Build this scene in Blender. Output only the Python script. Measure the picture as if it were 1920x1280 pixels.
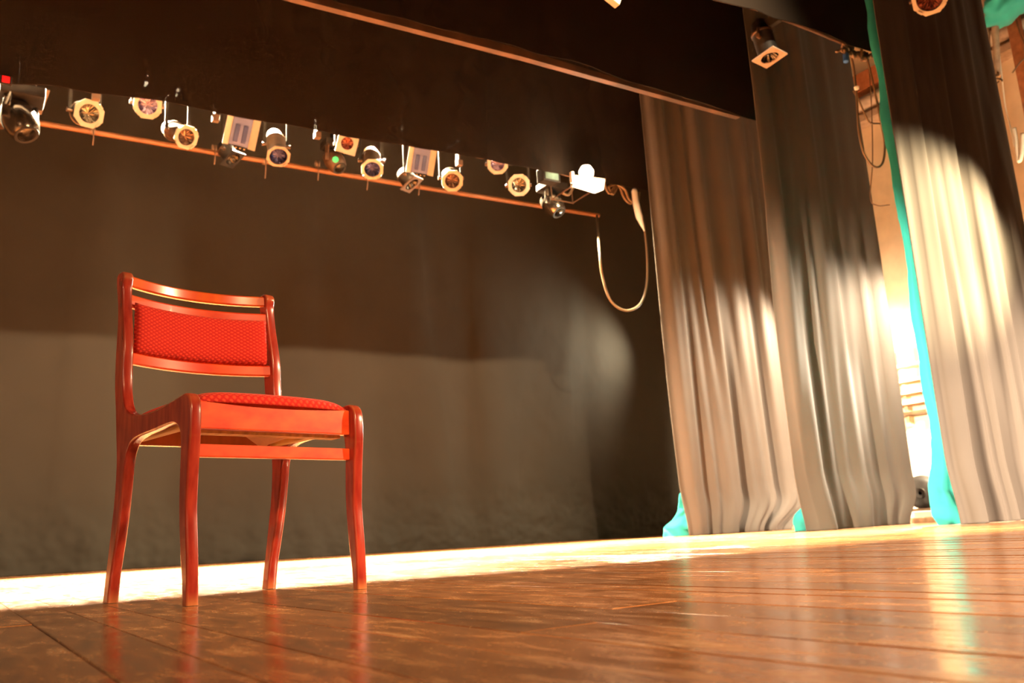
import bpy, bmesh, math, random
from mathutils import Vector, Matrix, noise
from mathutils.geometry import tessellate_polygon
PI = math.pi
scn = bpy.context.scene
for o in list(bpy.data.objects): bpy.data.objects.remove(o)
COL = scn.collection

# ------------------------------------------------------------------ camera
# world: X across the stage, Y upstage, Z up; the camera stands almost on the boards
YAW, PITCH, ROLL, FPX, CAMH = .5642, .2149, .0567, 1667.0, .102
fwd = Vector((math.sin(YAW)*math.cos(PITCH), math.cos(YAW)*math.cos(PITCH), math.sin(PITCH)))
r0 = Vector((math.cos(YAW), -math.sin(YAW), 0)); u0 = r0.cross(fwd)
RT = math.cos(ROLL)*r0 - math.sin(ROLL)*u0
UP = math.cos(ROLL)*u0 + math.sin(ROLL)*r0
CAM = Vector((0, 0, CAMH))
cd = bpy.data.cameras.new('camera'); cam = bpy.data.objects.new('camera', cd); COL.objects.link(cam)
m = Matrix((RT, UP, -fwd)).transposed().to_4x4(); m.translation = CAM
cam.matrix_world = m
cd.sensor_fit = 'HORIZONTAL'; cd.sensor_width = 22.2; cd.lens = FPX/1920*22.2
cd.clip_start = .01; cd.clip_end = 100
cd.dof.use_dof = True; cd.dof.focus_distance = 1.98; cd.dof.aperture_fstop = 4.5
scn.camera = cam

def ray(x, y): return RT*((x-960)/FPX) - UP*((y-640)/FPX) + fwd
def atY(x, y, Y): d = ray(x, y); return CAM + d*(Y/d.y)
def atX(x, y, X): d = ray(x, y); return CAM + d*(X/d.x)
def dep(p): return (p-CAM).dot(fwd)

# ------------------------------------------------------------------ exposure, world, lights
scn.view_settings.view_transform = 'Standard'; scn.view_settings.look = 'None'
scn.view_settings.gamma = 1; scn.view_settings.use_curve_mapping = False
scn.view_settings.exposure = 0.0
wd = bpy.data.worlds.new('world'); scn.world = wd; wd.use_nodes = True
wd.node_tree.nodes['Background'].inputs[0].default_value = (1, .68, .42, 1)
wd.node_tree.nodes['Background'].inputs[1].default_value = .015

def light(name, kind, loc, target, energy, color, size=.2, spot=60, blend=.3, sizey=None, spread=None):
    ld = bpy.data.lights.new(name, kind); ld.energy = energy; ld.color = color
    if kind == 'SPOT': ld.spot_size = math.radians(spot); ld.spot_blend = blend; ld.shadow_soft_size = size
    elif kind == 'AREA':
        ld.size = size
        if sizey: ld.shape = 'RECTANGLE'; ld.size_y = sizey
        if spread: ld.spread = math.radians(spread)
    else: ld.shadow_soft_size = size
    o = bpy.data.objects.new(name, ld); COL.objects.link(o); o.location = loc
    o.rotation_euler = (Vector(target)-Vector(loc)).to_track_quat('-Z', 'Y').to_euler()
    return o
WARM = (1, .74, .42)
# front-of-house lamp to the right of the audience, low
light('key_lamp', 'SPOT', (5.6, -1.1, 2.2), (1.6, 3.2, .3), 1800, (1, .70, .38), .12, 75, .6)
light('house_fill', 'SPOT', (-3.5, -2.5, 2.0), (1.2, 3, -.3), 420, (1, .66, .38), .4, 90, .8)  # added fill from the left for the chair's outer side, no source seen
# batten floods hung out of sight above the first border, thrown downstage on to the boards
for i, x in enumerate((-.4, 1.0, 2.4, 3.8, 5.2)):
    light('batten_flood', 'SPOT', (x, 8.25, 4.57+.02*x), (x, 4.2, 0), 32000, (1, .80, .50), .04, 74, .4)
light('balcony_lamp', 'SPOT', (3.4, -6, 7.7), (3.0, 7.6, 1.2), 50000, (1, .78, .50), .10, 30, .6)
light('near_floor_fill', 'SPOT', (1.0, -5, 3.6), (2.6, 1.3, 0), 6500, (1, .64, .30), .12, 42, .9)  # added only to brighten the near boards, not a known lamp
light('leg_side_fill', 'SPOT', (-2.6, 3.3, 1.7), (6.8, 5.4, .5), 24000, (1, .80, .56), .10, 32, .9)  # added side light that lifts the leg folds, no such source seen
# side lamps standing in the wings behind the legs
light('wing_lamp_back', 'SPOT', (8.0, 8.5, 2.6), (5.4, 8.95, 1.9), 1000, (1, .93, .70), .08, 110, 1)
light('wing_lamp_mid', 'SPOT', (8.35, 6.3, 2.75), (6.9, 7.0, .8), 1700, (1, .86, .66), .15, 110, 1)
light('wing_lamp_near', 'SPOT', (8.05, 4.72, 2.55), (6.8, 5.3, .6), 1500, (1, .86, .66), .15, 115, 1)
light('wing_lamp_front', 'SPOT', (8.4, -.6, 1.5), (7.2, 4.2, .35), 11000, (1, .82, .62), .15, 46, .9)
light('teal_gap_fill', 'SPOT', (8.3, 5.0, 1.7), (6.45, 4.1, 1.0), 3200, (1, .90, .72), .08, 90, .8)  # added to whiten the lower teal cloth, not one of the inferred wing lamps
light('wing_wall_lamp', 'SPOT', (8.7, 4.75, 1.7), (9.6, 6.2, 1.1), 6000, (1, .86, .60), .15, 95, .8)
light('wing_wall_top', 'SPOT', (8.6, 3.4, 1.9), (9.6, 4.9, 4.6), 260, (1, .78, .48), .2, 110, .8)
light('leg_lamp', 'SPOT', (8.3, 1.6, 2.55), (6.85, 3.9, 2.25), 9000, (1, .86, .55), .05, 40, .85)

# ------------------------------------------------------------------ materials
def srgb(r, g, b):
    f = lambda c: (c/255/12.92 if c/255 <= .04045 else ((c/255+.055)/1.055)**2.4)
    return (f(r), f(g), f(b), 1)
def newmat(name):
    mt = bpy.data.materials.new(name); mt.use_nodes = True
    nt = mt.node_tree; return mt, nt, nt.nodes['Principled BSDF']
def N(nt, t, **kw):
    n = nt.nodes.new(t)
    for k, v in kw.items():
        if hasattr(n, k): setattr(n, k, v)
        else: n.inputs[k].default_value = v
    return n
def mat(name, col, rough=.5, metal=0, var=.25, scale=14, bump=0, coat=0, col2=None, stretch=None, bscale=None, spec=None):
    mt, nt, b = newmat(name); L = nt.links.new
    tc = N(nt, 'ShaderNodeTexCoord'); mp = N(nt, 'ShaderNodeMapping'); L(tc.outputs['Object'], mp.inputs[0])
    if stretch: mp.inputs['Scale'].default_value = stretch
    nz = N(nt, 'ShaderNodeTexNoise'); nz.inputs['Scale'].default_value = scale; nz.inputs['Detail'].default_value = 5
    L(mp.outputs[0], nz.inputs['Vector'])
    rp = N(nt, 'ShaderNodeValToRGB'); L(nz.outputs[0], rp.inputs[0])
    c2 = col2 or tuple(min(1, c*(1+var)+.002) for c in col[:3])+(1,)
    c1 = tuple(c*(1-var) for c in col[:3])+(1,) if not col2 else col
    rp.color_ramp.elements[0].color = c1; rp.color_ramp.elements[1].color = c2
    rp.color_ramp.elements[0].position = .35; rp.color_ramp.elements[1].position = .68
    L(rp.outputs[0], b.inputs['Base Color'])
    b.inputs['Roughness'].default_value = rough; b.inputs['Metallic'].default_value = metal
    b.inputs['Coat Weight'].default_value = coat
    if spec is not None: b.inputs['Specular IOR Level'].default_value = spec
    if bump:
        n2 = N(nt, 'ShaderNodeTexNoise'); n2.inputs['Scale'].default_value = bscale or scale*4; n2.inputs['Detail'].default_value = 4
        L(mp.outputs[0], n2.inputs['Vector'])
        bp = N(nt, 'ShaderNodeBump'); bp.inputs['Strength'].default_value = bump; bp.inputs['Distance'].default_value = .01
        L(n2.outputs[0], bp.inputs['Height']); L(bp.outputs[0], b.inputs['Normal'])
    return mt
M = {}
def cloth_mat(name, col, sheen=.15, thin=0):
    mt, nt, b = newmat(name); L = nt.links.new
    tc = N(nt, 'ShaderNodeTexCoord')
    nz = N(nt, 'ShaderNodeTexNoise'); nz.inputs['Scale'].default_value = 1.3; nz.inputs['Detail'].default_value = 6
    L(tc.outputs['Object'], nz.inputs['Vector'])
    rp = N(nt, 'ShaderNodeValToRGB'); L(nz.outputs[0], rp.inputs[0])
    rp.color_ramp.elements[0].color = tuple(c*.82 for c in col)+(1,); rp.color_ramp.elements[1].color = tuple(c*1.2 for c in col)+(1,)
    L(rp.outputs[0], b.inputs['Base Color']); b.inputs['Roughness'].default_value = .85
    b.inputs['Sheen Weight'].default_value = sheen; b.inputs['Specular IOR Level'].default_value = .06
    n2 = N(nt, 'ShaderNodeTexNoise'); n2.inputs['Scale'].default_value = 260
    L(tc.outputs['Object'], n2.inputs['Vector'])
    bp = N(nt, 'ShaderNodeBump'); bp.inputs['Strength'].default_value = .25; bp.inputs['Distance'].default_value = .002
    L(n2.outputs[0], bp.inputs['Height']); L(bp.outputs[0], b.inputs['Normal'])
    if thin:
        tr = N(nt, 'ShaderNodeBsdfTransparent'); mx = N(nt, 'ShaderNodeMixShader'); mx.inputs[0].default_value = thin
        out = nt.nodes['Material Output']; L(b.outputs[0], mx.inputs[1]); L(tr.outputs[0], mx.inputs[2]); L(mx.outputs[0], out.inputs[0])
    return mt
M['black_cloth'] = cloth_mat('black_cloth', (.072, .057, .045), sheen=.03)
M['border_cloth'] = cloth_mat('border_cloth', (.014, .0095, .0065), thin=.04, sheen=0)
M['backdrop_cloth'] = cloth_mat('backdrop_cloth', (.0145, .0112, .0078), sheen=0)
M['teal_cloth'] = cloth_mat('teal_cloth', (.05, .50, .46), sheen=.2)
_nt = M['teal_cloth'].node_tree; _t = _nt.nodes.new('ShaderNodeBsdfTranslucent'); _t.inputs[0].default_value = (.20, .64, .60, 1)
_m = _nt.nodes.new('ShaderNodeMixShader'); _m.inputs[0].default_value = .45
_nt.links.new(_nt.nodes['Principled BSDF'].outputs[0], _m.inputs[1]); _nt.links.new(_t.outputs[0], _m.inputs[2]); _nt.links.new(_m.outputs[0], _nt.nodes['Material Output'].inputs[0])

def wood_floor():
    mt, nt, b = newmat('painted_boards'); L = nt.links.new
    tc = N(nt, 'ShaderNodeTexCoord')
    at = N(nt, 'ShaderNodeAttribute'); at.attribute_name = 'board'
    mp = N(nt, 'ShaderNodeMapping'); mp.inputs['Scale'].default_value = (9, 2.2, 5); L(tc.outputs['Object'], mp.inputs[0])
    n1 = N(nt, 'ShaderNodeTexNoise'); n1.inputs['Scale'].default_value = 3; n1.inputs['Detail'].default_value = 8; n1.inputs['Roughness'].default_value = .68
    n1.inputs['Distortion'].default_value = .6
    L(mp.outputs[0], n1.inputs['Vector'])
    r1 = N(nt, 'ShaderNodeValToRGB'); L(n1.outputs[0], r1.inputs[0])
    e = r1.color_ramp.elements
    e[0].position = .30; e[0].color = (.20, .072, .024, 1); e[1].position = .75; e[1].color = (.56, .29, .125, 1)
    k = e.new(.52); k.color = (.32, .125, .045, 1)
    # tone of each board
    hs = N(nt, 'ShaderNodeHueSaturation'); L(r1.outputs[0], hs.inputs['Color'])
    mr = N(nt, 'ShaderNodeMapRange'); mr.inputs['To Min'].default_value = .75; mr.inputs['To Max'].default_value = 1.3
    L(at.outputs['Fac'], mr.inputs[0]); L(mr.outputs[0], hs.inputs['Value'])
    # worn specks of dust
    n3 = N(nt, 'ShaderNodeTexNoise'); n3.inputs['Scale'].default_value = 120; n3.inputs['Detail'].default_value = 2
    L(tc.outputs['Object'], n3.inputs['Vector'])
    r3 = N(nt, 'ShaderNodeValToRGB'); r3.color_ramp.elements[0].position = .66; r3.color_ramp.elements[1].position = .74
    L(n3.outputs[0], r3.inputs[0])
    mx = N(nt, 'ShaderNodeMix', data_type='RGBA'); L(r3.outputs[0], mx.inputs[0]); L(hs.outputs[0], mx.inputs[6]); mx.inputs[7].default_value = (.62, .36, .16, 1)
    L(mx.outputs[2], b.inputs['Base Color'])
    mr2 = N(nt, 'ShaderNodeMapRange'); mr2.inputs['From Min'].default_value = .3; mr2.inputs['From Max'].default_value = .75
    mr2.inputs['To Min'].default_value = .11; mr2.inputs['To Max'].default_value = .32
    L(n1.outputs[0], mr2.inputs[0]); L(mr2.outputs[0], b.inputs['Roughness'])
    bp = N(nt, 'ShaderNodeBump'); bp.inputs['Strength'].default_value = .22; bp.inputs['Distance'].default_value = .0007
    n4 = N(nt, 'ShaderNodeTexNoise'); n4.inputs['Scale'].default_value = 10; n4.inputs['Detail'].default_value = 8
    L(mp.outputs[0], n4.inputs['Vector']); L(n4.outputs[0], bp.inputs['Height']); L(bp.outputs[0], b.inputs['Normal'])
    return mt
M['floor'] = wood_floor()
M['seam'] = mat('seam_dirt', (.10, .05, .02, 1), .9)
M['plaster'] = mat('plaster', srgb(214, 192, 160), .9, var=.12, scale=3, bump=.3)
M['ceiling'] = mat('ceiling_paint', (.05, .04, .03, 1), .9)
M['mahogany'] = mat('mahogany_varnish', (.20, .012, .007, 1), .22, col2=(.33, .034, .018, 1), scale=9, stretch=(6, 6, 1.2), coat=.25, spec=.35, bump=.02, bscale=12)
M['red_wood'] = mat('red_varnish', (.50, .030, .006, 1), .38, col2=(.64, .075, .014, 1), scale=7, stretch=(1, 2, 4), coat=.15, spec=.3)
M['orange_wood'] = mat('orange_varnish', (.62, .10, .012, 1), .22, col2=(.52, .04, .012, 1), scale=5, stretch=(1, 3, 1), coat=.6)
M['plywood'] = mat('raw_plywood', srgb(216, 170, 96), .8, var=.2, scale=8, stretch=(1, 8, 1))
M['lining'] = mat('torn_lining', srgb(236, 205, 165), .85, var=.1)
M['black_metal'] = mat('black_metal', (.014, .011, .009, 1), .55, 0, spec=.12, var=.3)
M['dark_brown'] = mat('brown_metal', (.075, .038, .018, 1), .42, .3, var=.3)
M['cream'] = mat('cream_frame', (.58, .50, .37, 1), .55, var=.08)
M['dim_frame'] = mat('tarnished_frame', (.085, .048, .026, 1), .6, var=.2)
M['grey_frame'] = mat('grey_frame', (.36, .26, .19, 1), .5, var=.15)
M['white_flap_glare'] = mat('white_flap_glare', (.86, .74, .58, 1), .5, var=.05)  # flap white with its overexposed reflection put into the colour
M['chrome'] = mat('worn_chrome', (.14, .115, .09, 1), .2, .9, var=.15, bump=.1)
M['pipe'] = mat('rusty_pipe', (.17, .06, .016, 1), .5, var=.25, scale=6)
M['batten'] = mat('batten_wood', (.050, .021, .008, 1), .7, var=.45, scale=2, stretch=(2, 1, 1))
M['cable'] = mat('pale_cable', (.11, .065, .03, 1), .5, var=.1)
M['cable_dark'] = mat('dark_cable', (.14, .08, .045, 1), .6)
M['white_plastic'] = mat('white_plastic', (.9, .86, .76, 1), .35, var=.04)
M['blue_glass'] = mat('blue_glass', (.11, .13, .27, 1), .3, .1, var=.1)
M['blue_dark'] = mat('dark_blue_tube', (.03, .04, .13, 1), .25, .2, var=.1)
M['display_glass'] = mat('greenish_display', (.10, .15, .12, 1), .3)
M['blue_body'] = mat('blue_plastic', (.02, .08, .28, 1), .4)
M['brown_post'] = mat('brown_post', (.36, .13, .05, 1), .6, var=.2)
M['grey_duct'] = mat('grey_duct', (.42, .34, .27, 1), .6, var=.2)
M['steel'] = mat('painted_steel', (.40, .30, .22, 1), .5, var=.15)
M['orange_stain'] = mat('orange_stained_wood', (.60, .22, .05, 1), .45, var=.25)
M['wash_wood'] = mat('pale_wood', (.55, .36, .20, 1), .7)
def emis(name, col, st):
    mt, nt, b = newmat(name); b.inputs['Base Color'].default_value = col; b.inputs['Emission Color'].default_value = col
    b.inputs['Emission Strength'].default_value = st; return mt
M['lamp_glow'] = emis('flood_glow', (1, .80, .52, 1), 14)
M['red_led'] = emis('red_led', (1, .01, .01, 1), .9)
M['green_led'] = emis('green_led', (.03, .6, .25, 1), .15)
def lens_mat(name, ca, cb):
    mt, nt, b = newmat(name); L = nt.links.new
    tc = N(nt, 'ShaderNodeTexCoord'); v = N(nt, 'ShaderNodeTexVoronoi'); v.inputs['Scale'].default_value = 26
    L(tc.outputs['Object'], v.inputs['Vector'])
    rp = N(nt, 'ShaderNodeValToRGB'); L(v.outputs['Color'], rp.inputs[0]); rp.color_ramp.elements[0].color = ca; rp.color_ramp.elements[1].color = cb
    rp.color_ramp.elements[0].position = .3; rp.color_ramp.elements[1].position = .7
    L(rp.outputs[0], b.inputs['Base Color']); b.inputs['Roughness'].default_value = .16; b.inputs['Metallic'].default_value = .75
    return mt
M['lens_clear'] = lens_mat('faceted_lens', (.04, .03, .02, 1), (.34, .28, .20, 1))
M['lens_brown'] = lens_mat('amber_gel_lens', (.05, .025, .018, 1), (.26, .15, .10, 1))
M['lens_blue'] = lens_mat('blue_gel_lens', (.015, .015, .05, 1), (.10, .10, .22, 1))
M['lens_violet'] = lens_mat('violet_gel_lens', (.12, .08, .16, 1), (.60, .48, .66, 1))
M['lens_red'] = lens_mat('red_gel_lens', (.14, .03, .02, 1), (.50, .19, .12, 1))
M['lens_dark'] = lens_mat('unlit_lens', (.01, .008, .006, 1), (.05, .04, .03, 1))
def fabric_red():
    mt, nt, b = newmat('red_upholstery'); L = nt.links.new
    tc = N(nt, 'ShaderNodeTexCoord'); sp = N(nt, 'ShaderNodeUVMap')
    def wav(sx, sy, rot):
        mp = N(nt, 'ShaderNodeMapping'); mp.inputs['Rotation'].default_value = (0, 0, rot); mp.inputs['Scale'].default_value = (sx, sy, 1)
        L(sp.outputs[0], mp.inputs[0]); w = N(nt, 'ShaderNodeTexWave'); w.inputs['Scale'].default_value = 1; w.inputs['Distortion'].default_value = .6
        w.inputs['Detail Scale'].default_value = .5
        L(mp.outputs[0], w.inputs['Vector']); return w
    a = wav(3.8, 3.8, 1.05); c = wav(3.8, 3.8, -1.05)
    mu = N(nt, 'ShaderNodeMath', operation='MULTIPLY'); L(a.outputs['Fac'], mu.inputs[0]); L(c.outputs['Fac'], mu.inputs[1])
    rp = N(nt, 'ShaderNodeValToRGB'); L(mu.outputs[0], rp.inputs[0])
    rp.color_ramp.elements[0].color = (.42, .012, .010, 1); rp.color_ramp.elements[1].color = (.66, .045, .022, 1); rp.color_ramp.elements[1].position = .6
    L(rp.outputs[0], b.inputs['Base Color']); b.inputs['Roughness'].default_value = .85; b.inputs['Sheen Weight'].default_value = .25
    b.inputs['Sheen Tint'].default_value = (1, .3, .2, 1); b.inputs['Specular IOR Level'].default_value = .2
    bp = N(nt, 'ShaderNodeBump'); bp.inputs['Strength'].default_value = .6; bp.inputs['Distance'].default_value = .002
    L(mu.outputs[0], bp.inputs['Height']); L(bp.outputs[0], b.inputs['Normal'])
    return mt
M['upholstery'] = fabric_red()

# ------------------------------------------------------------------ helpers
def obj(name, bm, m, parent=None, smooth=None, ms=None):
    bmesh.ops.recalc_face_normals(bm, faces=bm.faces)
    me = bpy.data.meshes.new(name); bm.to_mesh(me); bm.free()
    me.materials.append(M[m])
    for k in (ms or []): me.materials.append(M[k])
    if smooth is not None:
        for p in me.polygons: p.use_smooth = True
        if smooth < 3: me.set_sharp_from_angle(angle=smooth)
    o = bpy.data.objects.new(name, me); COL.objects.link(o)
    if parent: o.parent = parent
    return o
def tag(o, label, cat, group=None, kind=None):
    o['label'] = label; o['category'] = cat
    if group: o['group'] = group
    if kind: o['kind'] = kind
    return o
def thing(name, label, cat, loc=(0, 0, 0), rz=0, group=None):
    o = bpy.data.objects.new(name, None); COL.objects.link(o); o.location = loc; o.rotation_euler = (0, 0, rz)
    o.empty_display_size = .1
    return tag(o, label, cat, group)
def struct(name, bm, m, smooth=None, ms=None):
    o = obj(name, bm, m, None, smooth, ms); o['kind'] = 'structure'; return o
def box(bm, lo, hi, mtx=None, bev=0):
    g = bmesh.ops.create_cube(bm, size=1)['verts']
    c = [(a+b)/2 for a, b in zip(lo, hi)]; s = [abs(b-a) for a, b in zip(lo, hi)]
    for v in g: v.co = Vector((v.co.x*s[0]+c[0], v.co.y*s[1]+c[1], v.co.z*s[2]+c[2]))
    if bev:
        es = set(e for v in g for e in v.link_edges)
        r = bmesh.ops.bevel(bm, geom=list(es), offset=bev, segments=2, affect='EDGES', profile=.6)
        g = list(set(v for f in r['faces'] for v in f.verts) | set(v for v in g if v.is_valid))
    if mtx:
        for v in g: v.co = mtx @ v.co
    return g
def frames(pts):
    out = []; n = len(pts); prev = None
    for i in range(n):
        t = (pts[min(i+1, n-1)]-pts[max(i-1, 0)]).normalized()
        if prev is None:
            a = Vector((0, 0, 1)) if abs(t.z) < .9 else Vector((1, 0, 0)); nx = t.cross(a).normalized()
        else: nx = (prev - t*prev.dot(t)).normalized()
        prev = nx; out.append((nx, t.cross(nx)))
    return out
def tube(bm, pts, r, seg=10, cap=True):
    pts = [Vector(p) for p in pts]; rr = r if isinstance(r, (list, tuple)) else [r]*len(pts)
    rings = []
    for p, (a, b), q in zip(pts, frames(pts), rr):
        rings.append([bm.verts.new(p+a*math.cos(2*PI*k/seg)*q+b*math.sin(2*PI*k/seg)*q) for k in range(seg)])
    for A, B in zip(rings, rings[1:]):
        for k in range(seg): bm.faces.new((A[k], A[(k+1) % seg], B[(k+1) % seg], B[k]))
    if cap: bm.faces.new(rings[0]); bm.faces.new(rings[-1][::-1])
def spline(pts, n=10):
    pts = [Vector(p) for p in pts]; P = [pts[0]*2-pts[1]]+pts+[pts[-1]*2-pts[-2]]; out = []
    for i in range(1, len(P)-2):
        for k in range(n):
            t = k/n; a, b, c, d = P[i-1], P[i], P[i+1], P[i+2]
            out.append(.5*((2*b)+(c-a)*t+(2*a-5*b+4*c-d)*t*t+(3*b-a-3*c+d)*t**3))
    out.append(pts[-1]); return out
def lathe(bm, prof, mtx=None, seg=28, cap=False):
    rings = []
    for r, z in prof:
        rings.append([bm.verts.new((mtx or Matrix()) @ Vector((r*math.cos(2*PI*k/seg), r*math.sin(2*PI*k/seg), z))) for k in range(seg)])
    for A, B in zip(rings, rings[1:]):
        for k in range(seg): bm.faces.new((A[k], A[(k+1) % seg], B[(k+1) % seg], B[k]))
    if cap: bm.faces.new(rings[0][::-1]); bm.faces.new(rings[-1])
def holed_plate(bm, outer, rin, z0, z1, mtx, seg=32):
    """flat plate: polygon outline with a round hole"""
    n = len(outer)
    def edge_pt(a):
        d = Vector((math.cos(a), math.sin(a))); best = None
        for i in range(n):
            p = Vector(outer[i]); q = Vector(outer[(i+1) % n]); e = q-p
            den = d.x*e.y-d.y*e.x
            if abs(den) < 1e-9: continue
            t = (p.x*e.y-p.y*e.x)/den; s = (p.x*d.y-p.y*d.x)/den
            if t > 0 and -1e-6 <= s <= 1+1e-6 and (best is None or t < best): best = t
        return d*best
    angs = sorted(set([round(2*PI*k/seg, 5) for k in range(seg)]+[round(math.atan2(p[1], p[0]) % (2*PI), 5) for p in outer]))
    R = []
    for z in (z0, z1):
        o_ = [bm.verts.new(mtx @ Vector((*edge_pt(a), z))) for a in angs]
        i_ = [bm.verts.new(mtx @ Vector((rin*math.cos(a), rin*math.sin(a), z))) for a in angs]
        R.append((o_, i_))
    k = len(angs)
    for i in range(k):
        j = (i+1) % k
        for (o_, i_) in R: bm.faces.new((o_[i], o_[j], i_[j], i_[i]))
        bm.faces.new((R[0][0][i], R[0][0][j], R[1][0][j], R[1][0][i]))
        bm.faces.new((R[0][1][i], R[0][1][j], R[1][1][j], R[1][1][i]))
def prism(bm, pts2, z0, z1, mtx=Matrix()):
    a = [bm.verts.new(mtx @ Vector((p[0], p[1], z0))) for p in pts2]; b = [bm.verts.new(mtx @ Vector((p[0], p[1], z1))) for p in pts2]
    bm.faces.new(a[::-1]); bm.faces.new(b); n = len(a)
    for i in range(n): bm.faces.new((a[i], a[(i+1) % n], b[(i+1) % n], b[i]))
def ngon(r, n, off=0): return [(r*math.cos(2*PI*k/n+off), r*math.sin(2*PI*k/n+off)) for k in range(n)]
def sm(x): x = max(0, min(1, x)); return x*x*(3-2*x)
def lerp_tab(tab, x):
    if x <= tab[0][0]: return tab[0][1]
    for (a, p), (b, q) in zip(tab, tab[1:]):
        if x <= b: return p+(q-p)*(x-a)/(b-a)
    return tab[-1][1]

# ------------------------------------------------------------------ floor
def build_floor():
    rnd = random.Random(5)
    known = [-.08, .03, .13, .22, .31, .43, .53, .64, .76, .88, 1.01, 1.09, 1.22, 1.35, 1.46, 1.56, 1.68, 1.79, 1.89]
    xs = list(known); x = xs[0]
    while x > -3.2: x -= .1+rnd.uniform(-.012, .012); xs.insert(0, x)
    x = xs[-1]
    while x < 9.7: x += .105+rnd.uniform(-.014, .014); xs.append(x)
    bm = bmesh.new(); lay = bm.faces.layers.float.new('board')
    Y0, Y1 = -4.5, 9.6
    for a, b in zip(xs, xs[1:]):
        y = Y0-rnd.uniform(0, 2.5); cuts = [Y0]
        while y < Y1:
            y += rnd.uniform(1.8, 3.4)
            if Y0+.3 < y < Y1-.3: cuts.append(y)
        cuts.append(Y1)
        for c, d in zip(cuts, cuts[1:]):
            g = .0006 if a < .35 else .0015; ch = .0012 if a < .35 else .0022; h = -rnd.uniform(0, .0012); tone = rnd.random()
            tl = rnd.uniform(-.0006, .0006)
            lo = [(a+g, c+.0006), (b-g, c+.0006), (b-g, d-.0006), (a+g, d-.0006)]
            hi = [(a+g+ch, c+.0016), (b-g-ch, c+.0016), (b-g-ch, d-.0016), (a+g+ch, d-.0016)]
            V0 = [bm.verts.new((p[0], p[1], -.012)) for p in lo]; V1 = [bm.verts.new((p[0], p[1], -.0016)) for p in lo]
            V2 = [bm.verts.new((p[0], p[1], h+(tl if p[0] > (a+b)/2 else -tl)*.5)) for p in hi]
            fs = [bm.faces.new(V2)]
            for i in range(4):
                j = (i+1) % 4; fs += [bm.faces.new((V0[i], V0[j], V1[j], V1[i])), bm.faces.new((V1[i], V1[j], V2[j], V2[i]))]
            for f in fs: f[lay] = tone
    n = len(bm.faces); 
    box(bm, (xs[0], Y0, -.05), (xs[-1], Y1, -.010))
    bm.faces.ensure_lookup_table()
    for f in bm.faces[n:]: f.material_index = 1
    struct('floor', bm, 'floor', ms=['seam'])
build_floor()
# room shell
bm = bmesh.new(); box(bm, (9.6, -4.5, -.05), (9.8, 9.8, 7.2)); struct('wall_right', bm, 'plaster')
bm = bmesh.new(); box(bm, (-3.4, 9.6, -.05), (9.6, 9.8, 7.2)); struct('wall_back', bm, 'plaster')
bm = bmesh.new(); box(bm, (-3.4, 2.9, 7.2), (9.8, 9.8, 7.4)); struct('ceiling', bm, 'ceiling')
bm = bmesh.new(); box(bm, (-3.6, 3.6, -.05), (-3.4, 9.8, 7.2)); struct('wall_left', bm, 'ceiling')

# ------------------------------------------------------------------ curtains
def fold_sum(x, z, ph, amp, freq):
    w = noise.noise(Vector((x*.6, z*.12, ph)))*1.2
    s = 0
    s += math.sin(x*freq+w*4+ph)
    s += .55*math.sin(x*freq*1.83+w*6+ph*2.3+z*.12)
    s += .35*math.sin(x*freq*3.1+noise.noise(Vector((x, z*.25, ph+7)))*5)
    q = math.copysign(abs(s)**.8, s)
    return amp*q*(.6+.5*noise.noise(Vector((x*.8, z*.2, ph+3)))+.2)
def drape(name, x0, x1, y, z0, z1, amp, freq, ph, m, nx=260, nz=110, left=None, right=None, hem=None, flare=0, crumple=0, top=None, parent=None):
    bm = bmesh.new(); grid = []
    for j in range(nz+1):
        t = (j/nz)**1.6; row = []
        for i in range(nx+1):
            s = i/nx
            X = x0+(x1-x0)*s
            zb = z0(X) if callable(z0) else z0
            Z = zb+(z1-zb)*t
            a = (left(Z) if left else 0)*(1-s)+(right(Z) if right else 0)*s**1.5
            xx = X+a
            ymp = amp*(1-.25*sm((Z-zb-2)/3))
            yy = y+fold_sum(X, Z, ph, ymp, freq)
            d = Z-zb
            if flare: yy -= flare*sm((.55-d)/.55)*(1+.9*noise.noise(Vector((X*3.2, 0, ph))))
            if crumple: 
                k = crumple*sm((.9-d)/.9)+crumple*.15
                yy += k*noise.noise(Vector((X*5, Z*6, ph)))*1.3+k*.6*noise.noise(Vector((X*13, Z*15, ph)))
                xx += k*.5*noise.noise(Vector((X*6, Z*7, ph+9)))
            zz = Z
            if j == 0 and not hem: zz += .004+.006*abs(noise.noise(Vector((X*9, 0, ph))))
            row.append(bm.verts.new((xx, yy, zz)))
        grid.append(row)
    for A, B in zip(grid, grid[1:]):
        for i in range(nx): bm.faces.new((A[i], A[i+1], B[i+1], B[i]))
    o = obj(name, bm, m, parent, smooth=9)
    md = o.modifiers.new('thickness', 'SOLIDIFY'); md.thickness = .004; md.offset = 0
    return o

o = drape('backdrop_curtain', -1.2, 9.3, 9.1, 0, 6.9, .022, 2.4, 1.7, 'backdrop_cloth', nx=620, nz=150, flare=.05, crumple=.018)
tag(o, 'wide dark cloth backdrop hanging behind the chair across the back of the stage', 'curtain')

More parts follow.
